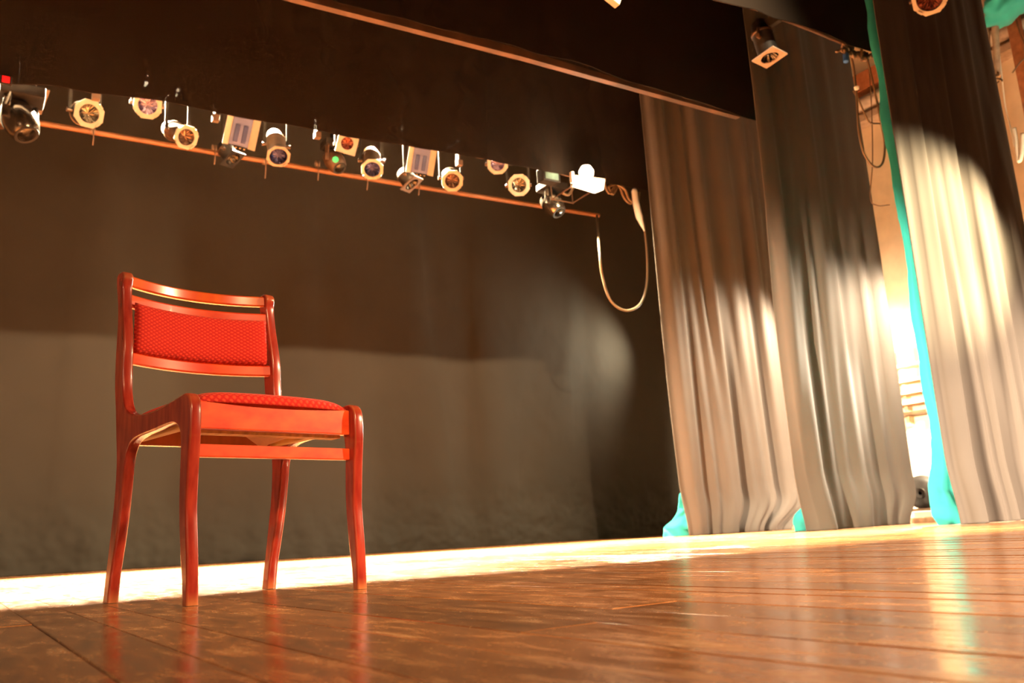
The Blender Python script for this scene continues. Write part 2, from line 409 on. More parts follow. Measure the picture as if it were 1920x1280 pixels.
def legR(k0, amt): return lambda z: -amt*sm((k0-z)/k0)**1.6 if z < k0 else 0
def legL(k0, amt): return lambda z: amt*sm((k0-z)/k0)**1.5 if z < k0 else 0
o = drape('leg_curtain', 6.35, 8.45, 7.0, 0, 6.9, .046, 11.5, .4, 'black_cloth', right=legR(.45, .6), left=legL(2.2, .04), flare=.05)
tag(o, 'dark pleated side curtain furthest upstage, next to the hanging cable loop', 'curtain')
o = drape('leg_curtain', 6.20, 7.78, 5.3, 0, 6.9, .042, 10.2, 1.3, 'black_cloth', right=legR(.40, .20), left=legL(.3, .02), flare=.05)
tag(o, 'pleated side curtain in the middle of the three, left of the tall bright gap', 'curtain')
o = drape('leg_curtain', 6.26, 7.95, 3.95, 0, 6.9, .034, 12.5, 5.2, 'black_cloth', left=legL(.5, .02), flare=.03)
tag(o, 'side curtain nearest the audience, with a sharp bright patch of light on its folds', 'curtain')

# teal cloths hung right behind the legs
def edge_noise(ph, a, b): return lambda z: -a*max(0, .5+noise.noise(Vector((ph, z*2.1, 0)))*1.1)-b*sm((.7-z)/.7)-.012*noise.noise(Vector((ph, z*11, 4)))
o = drape('teal_curtain', 6.56, 7.1, 7.13, 0, 6.6, .03, 9, 8.1, 'teal_cloth', left=lambda z: -.24*sm((.8-z)/.8)-.14*sm((.3-z)/.3)+.03, crumple=.05)
tag(o, 'teal cloth peeping out at the foot of the furthest side curtain', 'curtain')
o = drape('teal_curtain', 6.42, 6.9, 5.42, 0, 6.6, .03, 9, 3.3, 'teal_cloth', left=lambda z: -.24*sm((.35-z)/.35)-.02, crumple=.05)
tag(o, 'teal cloth bunched on the floor behind the middle side curtain', 'curtain')
o = drape('teal_curtain', 6.40, 6.9, 4.07, 0, 6.6, .03, 9, 6.6, 'teal_cloth', left=lambda z: edge_noise(6.6, .08, .08)(z)-.03, crumple=.035)
tag(o, 'tall teal cloth showing down the onstage edge of the nearest side curtain', 'curtain')

# borders; hem line traced in its own plane
def hem_tab(pts, Y):
    t = []
    for p in pts:
        q = atY(p[0], p[1], Y); t.append((q.x, q.z))
    return t
B1 = hem_tab([(-60, 147), (0, 156), (92, 159), (175, 174), (232, 180), (306, 191), (415, 212), (496, 229), (533, 233), (610, 248), (704, 265), (756, 273), (829, 285), (908, 298), (1011, 319), (1065, 329), (1133, 343), (1187, 353), (1240, 362)], 7.26)
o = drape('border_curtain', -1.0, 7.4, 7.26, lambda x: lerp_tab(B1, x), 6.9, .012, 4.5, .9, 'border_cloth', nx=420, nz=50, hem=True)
tag(o, 'black overhead border cloth directly above the row of stage lamps', 'curtain')
B2 = hem_tab([(500, -45), (640, 4), (760, 36), (860, 62), (979, 92), (1070, 114), (1119, 129), (1168, 148), (1241, 171), (1306, 191), (1385, 217), (1450, 236)], 5.55)
o = drape('border_curtain', -1.0, 7.3, 5.55, lambda x: lerp_tab(B2, x), 6.9, .014, 4.1, 4.4, 'border_cloth', nx=420, nz=50, hem=True)
tag(o, 'middle black overhead border cloth with a strip of brown batten showing below it', 'curtain')
B3 = hem_tab([(1250, -35), (1336, -2), (1367, 8), (1414, 17), (1454, 33), (1495, 45), (1539, 62), (1570, 75), (1592, 84), (1617, 91), (1660, 104)], 4.20)
o = drape('border_curtain', -1.0, 6.9, 4.20, lambda x: lerp_tab(B3, x), 6.9, .012, 4.6, 2.2, 'border_cloth', nx=360, nz=40, hem=True)
tag(o, 'nearest black overhead border cloth at the top right, above the single hanging lamp', 'curtain')

# battens behind the border hems
bm = bmesh.new()
A = atY(600, 12, 5.68); B = atY(1388, 218, 5.68)
A2 = Vector((-1, 5.68, A.z))
for p, q, t, t2 in ((A2, atY(979, 99, 5.68), .085, .075), (atY(979, 99, 5.68), B, .075, .02)):
    d = q-p; n = Vector((-d.z, 0, d.x)).normalized()*t/2; n2 = n*t2/t
    vs = [bm.verts.new(v) for v in (p-n, q-n2, q+n2, p+n)]; vs2 = [bm.verts.new(v.co+Vector((0, .06, 0))) for v in vs]
    bm.faces.new(vs); bm.faces.new(vs2[::-1])
    for i in range(4): bm.faces.new((vs[i], vs[(i+1) % 4], vs2[(i+1) % 4], vs2[i]))
tag(obj('batten', bm, 'batten'), 'long brown wooden batten showing under the hem of the middle border', 'batten')
bm = bmesh.new()
pts = [atY(x, y, 4.32) for x, y in ((1230, -40), (1340, -3), (1414, 15), (1454, 31), (1495, 46), (1545, 66), (1600, 90))]
tube(bm, spline(pts, 6), .015, 8)
tag(obj('batten', bm, 'batten', smooth=1), 'thin rusty pipe batten along the hem of the nearest border', 'batten')
bm = bmesh.new(); a = atY(88, 233, 8.4); b = atY(1123, 404, 8.4)
tube(bm, [Vector((-.9, 8.4, a.z)), a, (a+b)/2+Vector((0, 0, -.015)), b], .026, 12)
tag(obj('backdrop_pipe', bm, 'pipe', smooth=1), 'long orange-brown pipe running behind and below the row of lamps', 'pipe')
bm = bmesh.new(); tube(bm, [(-1, 7.5, 4.14), (3, 7.5, 4.10), (6.9, 7.5, 4.16)], .025, 12)
tag(obj('lighting_bar', bm, 'black_metal', smooth=1), 'black horizontal bar the row of stage lamps hangs from, behind the border', 'bar')
bm = bmesh.new(); tube(bm, [(-1, 8.12, 4.56), (3, 8.12, 4.55), (6.9, 8.12, 4.56)], .025, 12)
tag(obj('lighting_bar', bm, 'black_metal', smooth=1), 'rear black lamp bar hidden high behind the first border, nearer the backdrop', 'bar')
# sagging cable dressed along the bar
bm = bmesh.new()
pts = []
for k in range(46):
    x = -.6+k*.155; pts.append(Vector((x, 7.44, 4.04+.035*math.sin(k*1.7)+.05*noise.noise(Vector((k*.4, 0, 0)))-.04*abs(math.sin(k*.42)))))
tube(bm, spline(pts, 4), .011, 6)
tag(obj('bar_cable', bm, 'cable_dark', smooth=3), 'thin cable looped along the lamp bar just under the border hem', 'cable')

# ------------------------------------------------------------------ stage lamps
def look(pos, d, roll=0):
    q = Vector(d).normalized().to_track_quat('Z', 'Y').to_matrix().to_4x4()
    m_ = q @ Matrix.Rotation(roll, 4, 'Z'); m_.translation = pos; return m_
G = 'stage lamps hanging in a row under the first border'
def par(px, py, Y, d, label, lens='lens_clear', frame='cream', R=None, rpx=24, bodyl=.30, shape=8, roll=0, bar=4.12, bar_y=7.5, body='black_metal', hole=.66, ym='black_metal', group=G, yoke=True, name='par_can'):
    P = atY(px, py, Y); D = dep(P); R = rpx*D/FPX/1.0
    dv = Vector(d).normalized(); mt = look(P, dv, roll)
    t = thing(name, label, 'stage lamp', P, group=None)
    inv = Matrix.Translation(-P)
    def ob(n, bm, m_, sm_=1, parent=t): 
        bmesh.ops.transform(bm, matrix=inv, verts=bm.verts); return obj(n, bm, m_, parent, smooth=sm_)
    rb = R*.80
    bm = bmesh.new()
    L = bodyl
    lathe(bm, [(rb*.97, -.006), (rb, -.012), (rb, -L*.60), (rb*1.04, -L*.61), (rb*1.04, -L*.66), (rb*.95, -L*.68), (rb*.80, -L*.92), (rb*.52, -L), (.001, -L)], mt, 32)
    bd = ob('body', bm, body)
    bm = bmesh.new()
    lathe(bm, [(rb*1.03, -L*.60), (rb*1.09, -L*.61), (rb*1.09, -L*.66), (rb*1.03, -L*.67)], mt, 32)
    ob('rim_band', bm, 'dark_brown')
    outer = ngon(R/math.cos(PI/shape) if shape == 4 else R*1.03, shape, PI/shape)
    bm = bmesh.new(); holed_plate(bm, outer, R*hole, -.004, .008, mt)
    if shape == 8:
        for k in range(4):
            a = k*PI/2+PI/4
            box(bm, (-.02, R*.86, .006), (.02, R*.98, .02), mt @ Matrix.Rotation(a, 4, 'Z'))
    fr = ob('gel_frame', bm, frame, .6)
    bm = bmesh.new()
    n = 9
    for i in range(28):      # fluted reflector seen through the lens
        pass
    prof = [(.001, -.045), (R*.2, -.042), (R*.4, -.034), (R*.55, -.022), (R*.70, -.004)]
    lathe(bm, prof, mt, 40)
    c_ = mt.inverted()
    for v in bm.verts:
        q = c_ @ v.co; a = math.atan2(q.y, q.x); q.z += .010*math.sin(a*9)*min(1, q.xy.length/R*1.6); v.co = mt @ q
    ob('lens', bm, lens, 9)
    if yoke:
        bm = bmesh.new(); pc = P-dv*L*.45; side = dv.cross(Vector((0, 0, 1))).normalized()
        w_ = rb*1.22; top = bar-.05
        a = pc-side*w_; b = pc+side*w_
        cx = pc
        pts = [a, Vector((a.x, a.y, top-.01)), Vector((a.x, a.y, top))+side*.01, Vector((b.x, b.y, top))-side*.01, Vector((b.x, b.y, top-.01)), b]
        for p, q in ((pts[0], pts[1]), (pts[2], pts[3]), (pts[4], pts[5])):
            dd = q-p; mm = Matrix.Translation((p+q)/2) @ dd.to_track_quat('Z', 'Y').to_matrix().to_4x4()
            box(bm, (-.014, -.004, -dd.length/2-.004), (.014, .004, dd.length/2+.004), mm)
        yk = ob('yoke', bm, ym, None)
        for s in (-1, 1):
            bm = bmesh.new()
            mm = look(pc+side*s*(w_+.006), side*s); lathe(bm, [(.016, -.03), (.018, 0), (.018, .018), (.001, .02)], mm, 10)
            ob('knob', bm, 'dark_brown', 1, yk)
        bm = bmesh.new(); box(bm, (pc.x-.022, min(pc.y, bar_y)-.03, top), (pc.x+.022, max(pc.y, bar_y)+.03, bar+.03), bev=.004)
        ob('clamp', bm, 'black_metal', None)
    return t
cam_dir = lambda px, py, Y: (CAM-atY(px, py, Y)).normalized()
def toward(px, py, Y, dx=0, dz=0): 
    c = cam_dir(px, py, Y); return (c.x+dx, c.y, c.z+dz)
Y = 7.5
par(167, 213, Y, toward(167, 213, Y, .25, .05), 'octagonal-framed round stage lamp furthest left in the row, clear faceted lens facing us', 'lens_clear', rpx=27)
par(277, 197, Y, toward(277, 197, Y, .05, -.05), 'round stage lamp with violet lens half hidden by the border, third fitting from the left', 'lens_violet', rpx=26)
par(349, 257, Y, toward(349, 257, Y, .42, -.15), 'round stage lamp with brownish lens and bronze body, left of the first square floodlight', 'lens_brown', rpx=23, bodyl=.42, body='dark_brown', hole=.68)
par(522, 293, Y, toward(522, 293, Y, .15, -.75), 'downward-tilted can lamp with dark blue lens just right of the first square floodlight', 'lens_blue', 'grey_frame', rpx=22, bodyl=.44, body='dark_brown', hole=.76)
par(651, 269, Y, toward(651, 269, Y, .1, .1), 'small square-framed stage lamp with an orange-brown round lens', 'lens_red', rpx=19, shape=4, roll=-.22, hole=.62, bodyl=.28, body='dark_brown')
par(698, 317, Y, toward(698, 317, Y, .05, -.60), 'downward-tilted can lamp with blue lens just left of the second square floodlight', 'lens_blue', rpx=21, bodyl=.42, body='dark_brown', hole=.72)
par(848, 339, Y, toward(848, 339, Y, .1, -.2), 'round stage lamp with brownish lens just right of the second square floodlight', 'lens_brown', rpx=20.5, bodyl=.34, hole=.68)
par(933, 307, Y, toward(933, 307, Y, .0, 0), 'small violet-lensed stage lamp cut off by the border, right half of the row', 'lens_violet', rpx=20)
par(973, 347, Y, toward(973, 347, Y, .05, .05), 'round cream-ringed stage lamp with clear lens immediately left of the silver moving head', 'lens_clear', rpx=21)
par(58, 187, 8.1, (.35, -.5, -.75), 'unlit stage lamp with a dull brown square frame at the far left', 'lens_dark', 'dim_frame', rpx=27, shape=4, roll=.3, hole=.80, bodyl=.22, bar=4.52, bar_y=8.12)
par(772, 345, 8.1, (.45, -.35, -.85), 'dark square-framed lamp pointing down below the second square floodlight', 'lens_dark', 'dim_frame', rpx=19, shape=4, roll=.3, hole=.75, bodyl=.2, bar=4.52, bar_y=8.12)
par(436, 298, 8.1, (.45, -.35, -.85), 'barely visible dark lamp hanging below the first square floodlight', 'lens_dark', 'black_metal', rpx=19, shape=4, roll=.3, hole=.75, bodyl=.2, bar=4.52, bar_y=8.12)
par(1443, 107, 4.45, (.05, -.16, -1), 'black can lamp with a pale diamond-shaped frame hanging alone at the top right', 'lens_dark', 'grey_frame', rpx=24, shape=4, roll=.15, hole=.70, bodyl=.36, bar=atY(1443, 27, 4.32).z, bar_y=4.32, ym='batten', group=None)
par(1743, -4, 3.3, toward(1743, -4, 3.3, -.1, -.2), 'red-lensed round stage lamp cut off by the top edge above the nearest side curtain', 'lens_red', 'cream', rpx=32, hole=.74, bar=4.3, bar_y=3.3, group=None)

def flood(px, py, Y, wpx, hpx, label, skew=0):
    P = atY(px, py, Y); D = dep(P); s = D/FPX; w_, h_ = wpx*s/2, hpx*s/2
    d = Vector(cam_dir(px, py, Y)); mt = look(P, (d.x+.1, d.y, d.z-.1)); 
    # keep the lamp's long side hanging from the bar: local x is horizontal
    z = Vector((d.x+.12, d.y, d.z-.05)).normalized(); x = Vector((0, 0, 1)).cross(z).normalized(); y = z.cross(x)
    mt = Matrix((x, y, z)).transposed().to_4x4(); mt = Matrix.Translation(P) @ mt @ Matrix.Rotation(-.13, 4, 'Z')
    t = thing('flood_light', label, 'stage lamp', P)
    inv = Matrix.Translation(-P)
    def ob(n, bm, m_, sm_=None): bmesh.ops.transform(bm, matrix=inv, verts=bm.verts); return obj(n, bm, m_, t, smooth=sm_)
    bm = bmesh.new()
    f = [(-w_*.62, -h_), (w_*.62, -h_), (w_*.62, h_), (-w_*.62, h_)]; b = [(-w_*.45, -h_*.6), (w_*.45, -h_*.6), (w_*.45, h_*.6), (-w_*.45, h_*.6)]
    V = [bm.verts.new(mt @ Vector((*p, 0))) for p in f]; W = [bm.verts.new(mt @ Vector((*p, -.16))) for p in b]
    bm.faces.new(V); bm.faces.new(W[::-1])
    for i in range(4): bm.faces.new((V[i], V[(i+1) % 4], W[(i+1) % 4], W[i]))
    ob('housing', bm, 'black_metal')
    bm = bmesh.new(); box(bm, (-w_*.58, -h_*.95, .002), (w_*.58, h_*.95, .008), mt); ob('reflector', bm, 'blue_glass')
    for k in (-1, 1):
        bm = bmesh.new(); cx = k*w_*.25; box(bm, (cx-w_*.14, -h_*.75, .009), (cx+w_*.14, h_*.40, .02), mt, bev=.004); ob('lamp_tube', bm, 'blue_dark')
    for k in (-1, 1):
        bm = bmesh.new()
        x0, x1 = k*w_*.60, k*w_*1.0
        q = [(x0, -h_, 0), (x1, -h_*1.02, .05), (x1, h_*1.02, .05), (x0, h_, 0)]
        V = [bm.verts.new(mt @ Vector(p)) for p in q]; W = [bm.verts.new(mt @ (Vector(p)+Vector((0, 0, -.006)))) for p in q]
        bm.faces.new(V); bm.faces.new(W[::-1])
        for i in range(4): bm.faces.new((V[i], V[(i+1) % 4], W[(i+1) % 4], W[i]))
        ob('barn_door', bm, 'white_flap_glare')
    bm = bmesh.new()
    for s_ in (-1, 1):
        a = mt @ Vector((s_*w_*.5, 0, -.08)); tube(bm, [a, Vector((a.x, a.y, 4.07))], .008, 6)
    a = mt @ Vector((0, 0, -.08)); box(bm, (a.x-w_*.6, a.y-.012, 4.06), (a.x+w_*.6, a.y+.012, 4.085))
    box(bm, (a.x-.025, a.y-.02, 4.07), (a.x+.025, a.y+.02, 4.14))
    ob('yoke', bm, 'black_metal')
    bm = bmesh.new(); 
    for k in (-.1, .1, .3): lathe(bm, [(.008, -.01), (.010, .01), (.001, .014)], mt @ Matrix.Translation((k*w_*1.3, -h_*1.05, .01)), 8)
    ob('latch', bm, 'chrome')
    return t
flood(452, 246, 7.45, 60, 58, 'square floodlight with white side flaps and a bluish face, left one of two')
flood(789, 301, 7.45, 52, 49, 'square floodlight with white side flaps and a bluish face, right one of two')

# moving heads and other fittings
def moving_head(px, py, Y, rpx, label, tilt=(.3, -.4, -.8), led=None, body='black_metal', shell='chrome'):
    P = atY(px, py, Y); R = rpx*dep(P)/FPX
    t = thing('moving_head_lamp', label, 'stage lamp', P); inv = Matrix.Translation(-P)
    def ob(n, bm, m_, sm_=1, parent=t): bmesh.ops.transform(bm, matrix=inv, verts=bm.verts); return obj(n, bm, m_, parent, smooth=sm_)
    d = Vector(tilt).normalized(); mt = look(P, d); side = d.cross(Vector((0, 0, 1))).normalized()
    bm = bmesh.new(); lathe(bm, [(.001, -R*1.35), (R*.45, -R*1.3), (R*.80, -R*.95), (R*.95, -R*.3), (R*.92, R*.3), (R*.78, R*.8), (R*.62, R*.98), (R*.60, R)], mt, 28); ob('head', bm, shell)
    bm = bmesh.new(); lathe(bm, [(R*.60, R*.98), (R*.66, R*1.02), (R*.64, R*1.06), (R*.5, R*1.04)], mt, 28); ob('lens_ring', bm, 'black_metal')
    bm = bmesh.new(); lathe(bm, [(R*.52, R*1.0), (R*.3, R*1.07), (.001, R*1.10)], mt, 24); ob('lens', bm, 'lens_dark')
    for s in (-1, 1):
        bm = bmesh.new(); a = P+side*s*R*1.08
        pts = [a-Vector((0, 0, R*.15)), a+Vector((0, 0, R*.5)), a+Vector((0, 0, R*1.3))-side*s*R*.1]
        for k, (p, q) in enumerate(zip(pts, pts[1:])):
            dd = q-p; mm = Matrix.Translation((p+q)/2) @ dd.to_track_quat('Z', 'Y').to_matrix().to_4x4()
            box(bm, (-R*.22, -R*.10, -dd.length/2-.004), (R*.22, R*.10, dd.length/2+.004), mm, bev=.008)
        ob('arm', bm, shell if s > 0 else body, .6)
    bm = bmesh.new(); c = P+Vector((0, 0, R*1.5)); box(bm, (c.x-R*1.15, c.y-R*.9, c.z-R*.22), (c.x+R*1.15, c.y+R*.9, c.z+R*.45), bev=.015); ob('base', bm, body, None)
    bm = bmesh.new(); bz, by = (4.14, 7.5) if P.y < 7.8 else (4.56, 8.12); box(bm, (c.x-.03, min(c.y, by)-.03, c.z+R*.4), (c.x+.03, max(c.y, by)+.03, bz)); ob('clamp', bm, body, None)
    if led:
        q, sz, mm, nm = led; a = atY(*q, P.y-R*1.02); bm = bmesh.new()
        lathe(bm, [(sz, -.004), (sz, .004), (.001, .010)], look(a, (CAM-a)), 14); ob(nm, bm, mm)
    return t
moving_head(38, 228, 7.45, 33, 'large silver and black moving head lamp at the far left edge', (.35, -.35, -.9))
moving_head(628, 303, 8.1, 20, 'dark round-headed moving lamp with a small green light, under the square-framed lamp', (.25, -.5, -.8), led=((629, 299), .032, 'green_led', 'indicator_light'), shell='dark_brown')
moving_head(1037, 384, 7.6, 21, 'silver moving head lamp hanging between the row of round lamps and the glaring flood', (.25, -.5, -.85))
# second head partly outside the frame
P = atY(-2, 205, 8.1)
bm = bmesh.new(); lathe(bm, [(.001, -.16), (.07, -.15), (.075, .12), (.05, .15), (.001, .15)], Matrix.Translation(P) @ Matrix.Rotation(.1, 4, 'Y'), 24)
t = thing('scanner_lamp', 'dark cylindrical fitting cut off by the left edge of the picture', 'stage lamp', P)
bmesh.ops.transform(bm, matrix=Matrix.Translation(-P), verts=bm.verts); obj('body', bm, 'dark_brown', t, smooth=1)
bm = bmesh.new(); tube(bm, [Vector((0, 0, .14)), Vector((0, .02, 4.56-P.z))], .012, 8); obj('hanger', bm, 'black_metal', t)
# little red lit box
P = atY(11, 149, 7.2)
t = thing('indicator_box', 'tiny bright red square light at the top left', 'indicator light', P)
bm = bmesh.new(); box(bm, (-.026, -.006, -.026), (.026, 0, .026), bev=.003); obj('red_window', bm, 'red_led', t)
bm = bmesh.new(); box(bm, (-.04, .001, -.035), (.04, .03, .035), bev=.003); obj('casing', bm, 'black_metal', t)
# teal-faced control box
P = atY(1030, 331, 7.33); t = thing('dimmer_box', 'small dark box with a greenish display above the right silver moving head', 'control box', P)
bm = bmesh.new(); box(bm, (-.11, -.05, -.07), (.11, .08, .08), bev=.008); obj('casing', bm, 'black_metal', t)
bm = bmesh.new(); box(bm, (-.085, -.056, -.05), (.08, -.049, .05)); obj('display', bm, 'display_glass', t)
bm = bmesh.new(); box(bm, (-.02, .02, .07), (.02, .06, 4.13-P.z)); obj('hanger', bm, 'black_metal', t)
# hooks clamped on the bar
for (x, y) in ((180, 181), (404, 222), (595, 254), (861, 306)):
    P = atY(x, y, 7.42); bm = bmesh.new(); box(bm, (-.03, -.03, -.03), (.03, .03, .03), bev=.006); box(bm, (-.008, -.01, .02), (.008, .06, max(.06, 4.12-P.z)))
    o = obj('bar_clamp', bm, 'dim_frame'); o.location = P
    tag(o, {180: 'small pale bar clamp beside the leftmost round lamp', 404: 'small pale bar clamp left of the first square floodlight', 595: 'small pale bar clamp left of the square-framed lamp', 861: 'small pale bar clamp just right of the second square floodlight'}[x], 'clamp')
# thin safety wires hanging from the pipe
for x, y0, y1 in ((175, 243, 272), (403, 275, 308), (498, 300, 334), (597, 305, 338), (689, 330, 356), (786, 345, 366)):
    a = atY(x, y0, 8.36); b = atY(x-1, y1, 8.36); bm = bmesh.new(); tube(bm, [a, (a+b)/2+Vector((.004, 0, 0)), b], .006, 5); lathe(bm, [(.034, -.02), (.034, .02)], Matrix.Translation(a+Vector((0, .04, .0))) @ Matrix.Rotation(PI/2, 4, 'Y'), 12)
    tag(obj('tie_line', bm, 'cable_dark', smooth=3), 'short dark tie hanging from a pale band on the orange-brown pipe', 'tie', group='ties along the orange-brown pipe')
# the glaring flood
P = atY(1103, 343, 7.0); D = dep(P); s = D/FPX
z = Vector(cam_dir(1103, 343, 7.0)); x = Vector((0, 0, 1)).cross(z).normalized(); y = z.cross(x)
mt = Matrix((x, y, z)).transposed().to_4x4() @ Matrix.Rotation(-.22, 4, 'Z')
t = thing('burning_floodlight', 'glaring lit white floodlight at the right end of the lamp row', 'stage lamp', P)
bm = bmesh.new(); prism(bm, [(-27*s, -10*s), (14*s, -17*s), (29*s, -9*s), (29*s, 10*s), (-26*s, 10*s)], -.10, .0, mt); obj('glass', bm, 'lamp_glow', t)
bm = bmesh.new(); prism(bm, [(-29*s, -11*s), (15*s, -18*s), (31*s, -9*s), (31*s, 12*s), (-28*s, 12*s)], -.16, -.102, mt); obj('housing', bm, 'grey_frame', t)
bm = bmesh.new(); lathe(bm, [(.001, -.07), (.05, -.06), (.075, -.02), (.08, .03), (.05, .08), (.001, .09)], Matrix.Translation((0, .02, 20*s)) , 20); obj('bulb', bm, 'lamp_glow', t, smooth=9)
bm = bmesh.new(); box(bm, (-38*s, -.01, -.03), (-33*s, .03, .09)); obj('side_bracket', bm, 'white_plastic', t)
bm = bmesh.new(); tube(bm, [(-.14, .1, -.02), (-.14, .48, -.03), (-.14, .50, 4.14-P.z)], .008, 6); tube(bm, [(.14, .1, -.02), (.14, .48, -.03), (.14, .50, 4.14-P.z)], .008, 6); tube(bm, [(-.15, .48, -.03), (.15, .48, -.03)], .008, 6); obj('yoke', bm, 'dark_brown', t)
ld = bpy.data.lights.new('flood_lamp', 'POINT'); ld.energy = 70; ld.color = (1, .80, .52); ld.shadow_soft_size = .08
lo = bpy.data.objects.new('flood_lamp', ld); COL.objects.link(lo); lo.location = P+z*.14

# cables at the end of the bar
def cable(pxs, Y, r, m_, label, n=8, name='cable', cat='cable'):
    pts = [atY(p[0], p[1], p[2] if len(p) > 2 else Y) for p in pxs]; bm = bmesh.new(); tube(bm, spline(pts, n), r, 8)
    return tag(obj(name, bm, m_, smooth=3), label, cat)
cable([(1119, 404, 8.38), (1121, 430, 7.9), (1124, 470), (1130, 520), (1146, 565), (1174, 582), (1200, 570), (1212, 535), (1213, 480), (1207, 420), (1196, 380), (1190, 345, 7.5), (1188, 322, 7.5)], 7.45, .013, 'cable', 'long loop of cable hanging in front of the backdrop below the end of the bar')
cable([(1133, 345), (1142, 362), (1151, 352), (1159, 345), (1149, 364), (1142, 350), (1160, 348), (1170, 370), (1182, 381), (1192, 372)], 7.4, .016, 'cable', 'tangle of pale cable right of the glaring floodlight')
cable([(1158, 345), (1172, 356), (1180, 374), (1195, 380), (1198, 360)], 7.35, .016, 'cable', 'short pale cable bend beside the white curved tube')
cable([(1055, 362), (1066, 365), (1075, 352), (1080, 345)], 7.4, .014, 'cable', 'short cable from the silver moving head to the glaring floodlight')
pts = [atY(p[0], p[1], 7.3) for p in ((1189, 354), (1192, 378), (1199, 408), (1208, 433))]; bm = bmesh.new(); tube(bm, spline(pts, 6), [.02]+[.036]*6+[.04]*6+[.03, .026, .022, .016, .01, .006], 10)
tag(obj('cable_duct', bm, 'white_plastic', smooth=3), 'bright white curved tube hanging at the edge of the furthest side curtain', 'tube')
# rubbish on the nearest border's pipe end
rnd = random.Random(3)
for k in range(7):
    bm = bmesh.new(); cx, cy = 1578+k*8, 92+k*2.4+rnd.uniform(-3, 3); pts = []
    for j in range(9): pts.append(atY(cx+rnd.uniform(-11, 11), cy+rnd.uniform(-9, 9), 4.33+rnd.uniform(-.04, .04)))
    tube(bm, spline(pts, 5), .012, 6)
    tag(obj('knotted_cable', bm, 'cable', smooth=3), 'knotted brown cable bundled at the end of the nearest border pipe', 'cable', group='knotted cables at the border pipe end')
P = atY(1586, 108, 4.3); bm = bmesh.new(); lathe(bm, [(.001, -.045), (.022, -.042), (.026, .03), (.018, .045), (.001, .045)], Matrix.Translation(P) @ Matrix.Rotation(.2, 4, 'Y'), 16)
tag(obj('cable_plug', bm, 'blue_body', smooth=1), 'small blue plug hanging from the knotted cables', 'plug')
P = atY(1606, 165, 4.38); bm = bmesh.new(); lathe(bm, [(.001, -.022), (.02, -.012), (.022, .01), (.001, .022)], Matrix.Translation(P), 14)
tag(obj('cable_connector', bm, 'white_plastic', smooth=1), 'small cream connector on the cable hanging left of the tall gap', 'plug')
cable([(1596, 105), (1601, 130), (1604, 160), (1607, 195), (1611, 250), (1621, 290), (1640, 313), (1655, 305), (1659, 270), (1652, 230), (1640, 170), (1626, 110)], 4.4, .010, 'cable', 'long pale cable loop hanging in the gap under the knotted cables')
cable([(1600, 170), (1612, 192), (1622, 215), (1632, 230), (1650, 232)], 4.5, .008, 'cable', 'short cable swag in the gap below the cream connector')
cable([(1628, 110), (1634, 200), (1636, 300), (1632, 370), (1645, 385), (1668, 384)], 4.6, .005, 'cable_dark', 'thin dark cord hanging down the tall gap')
P = atY(1146, -3, 3.3); bm = bmesh.new(); box(bm, (-.05, -.02, -.02), (.05, .02, .05), Matrix.Translation(P) @ Matrix.Rotation(.4, 4, 'Y'))
tag(obj('gel_frame_corner', bm, 'grey_frame'), 'small pale frame corner dipping in at the top edge, centre right', 'frame')

# ------------------------------------------------------------------ wings
def beam(name, z0, z1, dx, m_, label, cat, y0=-1, y1=9.5, x=9.6):
    bm = bmesh.new(); box(bm, (x-dx, y0, z0), (x-.001, y1, z1), bev=.006); return tag(obj(name, bm, m_), label, cat)
beam('wall_ledge', 4.93, 5.02, .22, 'steel', 'pale ledge running along the wing wall under the thick pipe', 'ledge')
bm = bmesh.new(); tube(bm, [(9.42, -1, 5.16), (9.42, 9.5, 5.16)], .085, 16)
tag(obj('wall_pipe', bm, 'grey_duct', smooth=1), 'thick grey-brown pipe running along the wing wall at the top right', 'pipe')
beam('wall_beam', 5.36, 5.60, .16, 'brown_post', 'dark brown beam along the wing wall above the thick pipe', 'beam')
bm = bmesh.new(); box(bm, (9.22, 4.25, 0), (9.32, 4.36, 7.1), bev=.005)
tag(obj('wooden_post', bm, 'brown_post'), 'brown upright post in the top right corner against the wing wall', 'post')
for i, (px, lab) in enumerate(((1849, 'left of the pair of grey hanging hoses at the top right'), (1866, 'right of the pair of grey hanging hoses at the top right'))):
    pts = [atX(px-6, -60, 8.9), atX(px-3, 20, 8.9), atX(px+2, 90, 8.9), atX(px+1+i*2, 140, 8.9)]; bm = bmesh.new(); tube(bm, spline(pts, 5), .033, 12)
    tag(obj('hanging_hose', bm, 'grey_duct', smooth=1), lab, 'hose')
rnd = random.Random(9)
for k in range(5):
    bm = bmesh.new(); pts = [atX(1862+rnd.uniform(-8, 8), 132, 8.9)]
    for j in range(4): pts.append(atX(1862+rnd.uniform(-20, 22), 140+j*5+rnd.uniform(-4, 8), 8.9+rnd.uniform(-.05, .05)))
    tube(bm, spline(pts, 5), .009, 6); tag(obj('frayed_rope', bm, 'cable', smooth=3), 'frayed rope end below the pair of grey hoses', 'rope', group='frayed rope ends below the hoses')
def xcable(pxs, X, r, m_, label, name='cord', cat='cord'):
    bm = bmesh.new(); tube(bm, spline([atX(a, b, X) for a, b in pxs], 8), r, 8); return tag(obj(name, bm, m_, smooth=3), label, cat)
xcable([(1868, -20), (1872, 80), (1878, 140), (1885, 200), (1896, 245), (1902, 275)], 8.95, .008, 'white_plastic', 'thin white cord hanging in front of the wing wall at the top right')
xcable([(1901, 240), (1905, 262), (1907, 285), (1911, 302), (1916, 285), (1917, 250)], 8.9, .022, 'white_plastic', 'bright white hanging loop near the right edge', 'cord_loop', 'cord')
xcable([(1888, -20), (1902, 26), (1912, 60), (1925, 90)], 9.2, .007, 'cable_dark', 'thin dark cord slanting in front of the wall pipe in the top right corner')
